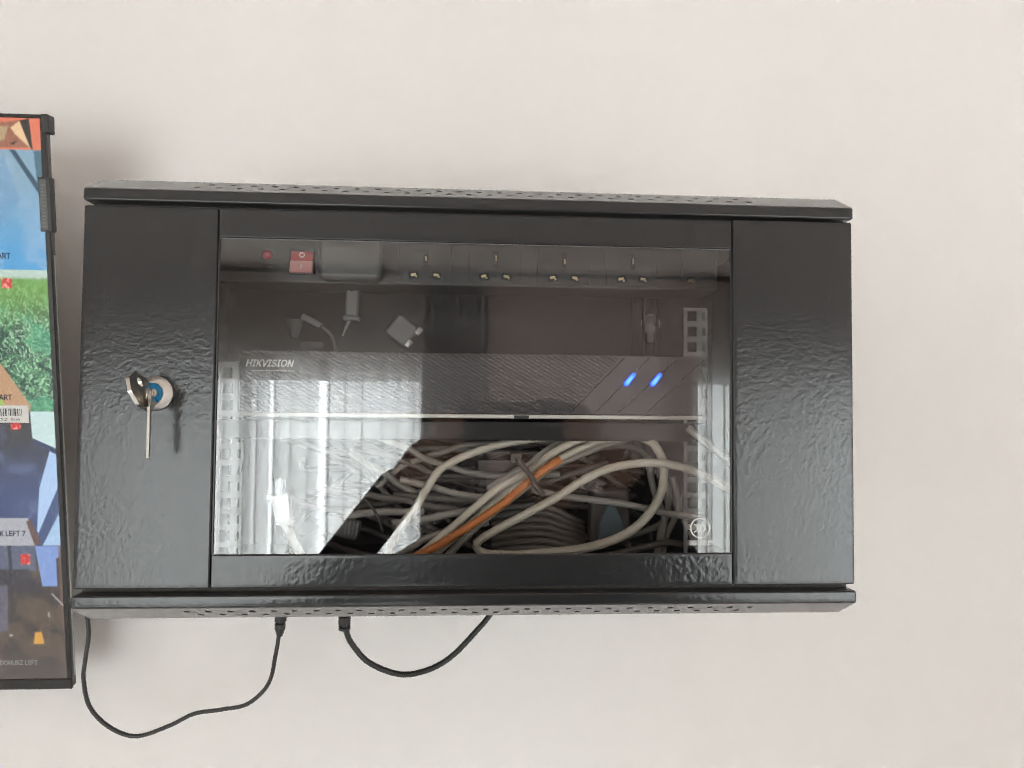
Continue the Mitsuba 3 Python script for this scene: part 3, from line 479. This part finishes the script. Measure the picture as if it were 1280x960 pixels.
# ------------------------------------------------------------------ the photographer, mirrored in the glass
def bones(chain, refine, it=8):
    ms = []
    for a, ra, b, rb in chain:
        ms.append(m3.Manifold.batch_hull([m3.Manifold.sphere(ra, 16).translate(list(map(float, a))), m3.Manifold.sphere(rb, 16).translate(list(map(float, b)))]))
    m = from_m(m3.Manifold.batch_boolean(ms, m3.OpType.Add).refine_to_length(refine)); trimesh.smoothing.filter_taubin(m, iterations=it); return m
def finger(pts, r0, r1): return [(pts[i], r0 + (r1 - r0) * i / (len(pts) - 1), pts[i + 1], r0 + (r1 - r0) * (i + 1) / (len(pts) - 1)) for i in range(len(pts) - 1)]
per = thing('person', 'person in a dark jacket raising a phone with both hands, mirrored in the glass door', 'person')
HX, HY = 146, -790
head = [((HX, HY, -72), 76, (HX, HY + 8, -112), 66), ((HX, HY + 30, -125), 56, (HX, HY + 42, -158), 30), ((HX, HY + 84, -92), 9, (HX, HY + 92, -108), 12), ((HX - 76, HY, -88), 10, (HX - 74, HY, -112), 9), ((HX + 76, HY, -88), 10, (HX + 74, HY, -112), 9),
        ((HX, HY - 6, -130), 52, (HX, HY - 22, -235), 58)]
SL, SR = np.array((-8, -800, -262)), np.array((322, -800, -250)); EL, ER = np.array((-305, -590, -380)), np.array((380, -640, -400)); WL, WR = np.array((-75, -515, -82)), np.array((215, -520, -95))
torso = [((HX - 60, HY - 30, -245), 75, (HX + 60, HY - 30, -245), 75), ((HX - 90, HY - 40, -300), 95, (HX + 90, HY - 40, -300), 95), ((HX - 70, HY - 40, -520), 92, (HX + 70, HY - 40, -520), 92), ((HX - 70, HY - 40, -760), 98, (HX + 70, HY - 40, -760), 98), ((HX - 90, HY - 40, -300), 95, (HX - 70, HY - 40, -760), 98), ((HX + 90, HY - 40, -300), 95, (HX + 70, HY - 40, -760), 98)]
arms = [(SL, 50, EL, 30), (EL, 30, WL, 24), (SR, 58, ER, 44), (ER, 44, WR, 27), (SL, 58, (HX, HY - 30, -250), 70), (SR, 58, (HX, HY - 30, -250), 70)]
legs = [x for s in (-1, 1) for x in [((HX + s * 85, HY - 40, -800), 92, (HX + s * 95, HY - 20, -1240), 58), ((HX + s * 95, HY - 20, -1240), 56, (HX + s * 100, HY - 45, -1660), 38), ((HX + s * 100, HY - 50, -1695), 36, (HX + s * 112, HY + 95, -1712), 28)]]
hands = [(WL, 26, (-38, -512, -56), 28), ((-38, -512, -56), 26, (-34, -512, -30), 24), (WR, 26, (164, -514, -62), 28), ((164, -514, -62), 26, (160, -514, -36), 24)]
for i, z in enumerate((-24, -40, -56, -70)):
    L = (1.0, 1.08, 1.0, 0.85)[i]
    hands += finger([(-36, -506, z - 2), (-40 , -486, z), (-27 , -486 , z + 1), (-26 + 6 * L, -489, z + 2)], 9.5, 7.5)
    hands += finger([(162, -506, z - 4), (170, -484, z - 2), (152, -482, z), (150 - 16 * L, -488, z + 2)], 9.5, 7.5)
hands += finger([(-40, -524, -66), (-20, -530, -58), (4, -522, -50)], 11, 8.5) + finger([(166, -526, -70), (146, -532, -60), (122, -524, -52)], 11, 8.5)
put('body', bones(head + torso + arms + legs + hands, 9, 6), 'skin', per, smooth=True)
grow = lambda ch, d: [(a, ra + d, b, rb + d) for a, ra, b, rb in ch]
put('jacket', bones(grow(torso, 16) + grow([(SL, 46, EL, 20), (EL, 18, EL + (WL - EL) * 0.86, 17), (SR, 58, ER, 46), (ER, 46, ER + (WR - ER) * 0.86, 34)] + arms[4:], 16) + [((HX, HY - 20, -205), 82, (HX, HY - 26, -240), 96)], 14, 8), 'jacket_cloth', per, smooth=True)
put('trousers', bones(grow([x for i, x in enumerate(legs) if i % 3 < 2], 11) + grow([torso[3]], 8), 16, 6), 'trouser_cloth', per, smooth=True)
for s in (-1, 1): put('shoe', bones([((HX + s * 100, HY - 55, -1698), 50, (HX + s * 114, HY + 105, -1712), 38)], 14, 4), 'shoe_leather', per, smooth=True)
put('hair', bones([((HX, HY - 12, -66), 84, (HX, HY - 30, -110), 72), ((HX, HY - 30, -110), 70, (HX, HY - 40, -150), 52), ((HX - 40, HY + 38, -28), 34, (HX + 40, HY + 38, -28), 34)], 12, 6), 'hair_black', per, smooth=True)
for s in (-1, 1): put('eye', trimesh.creation.icosphere(2, 12).apply_translation([HX + s * 32, HY + 62, -86]), 'eye_white', per, smooth=True)
put('mouth', tube([(HX - 24, HY + 72, -139), (HX, HY + 80, -141), (HX + 24, HY + 72, -139)], 4, 8), 'skin', per, smooth=True)
ph = thing('phone', 'dark phone held sideways by the person mirrored in the glass', 'phone')
put('case', rbox(-21, 138, -507.5, -498.2, -66, 5, 3.5), 'dark_plastic', ph, smooth=30)
put('lens', revolve_y([(0, -497.0), (5.5, -497.0), (6, -496.9), (6, -498.4), (0, -498.4)], (-7.5, 0, -7.1), 24), 'dark_plastic', ph, smooth=30)
put('flash', revolve_y([(0, -497.8), (2.4, -497.8), (2.4, -498.4), (0, -498.4)], (8, 0, -7.1), 16), 'white_plastic', ph)
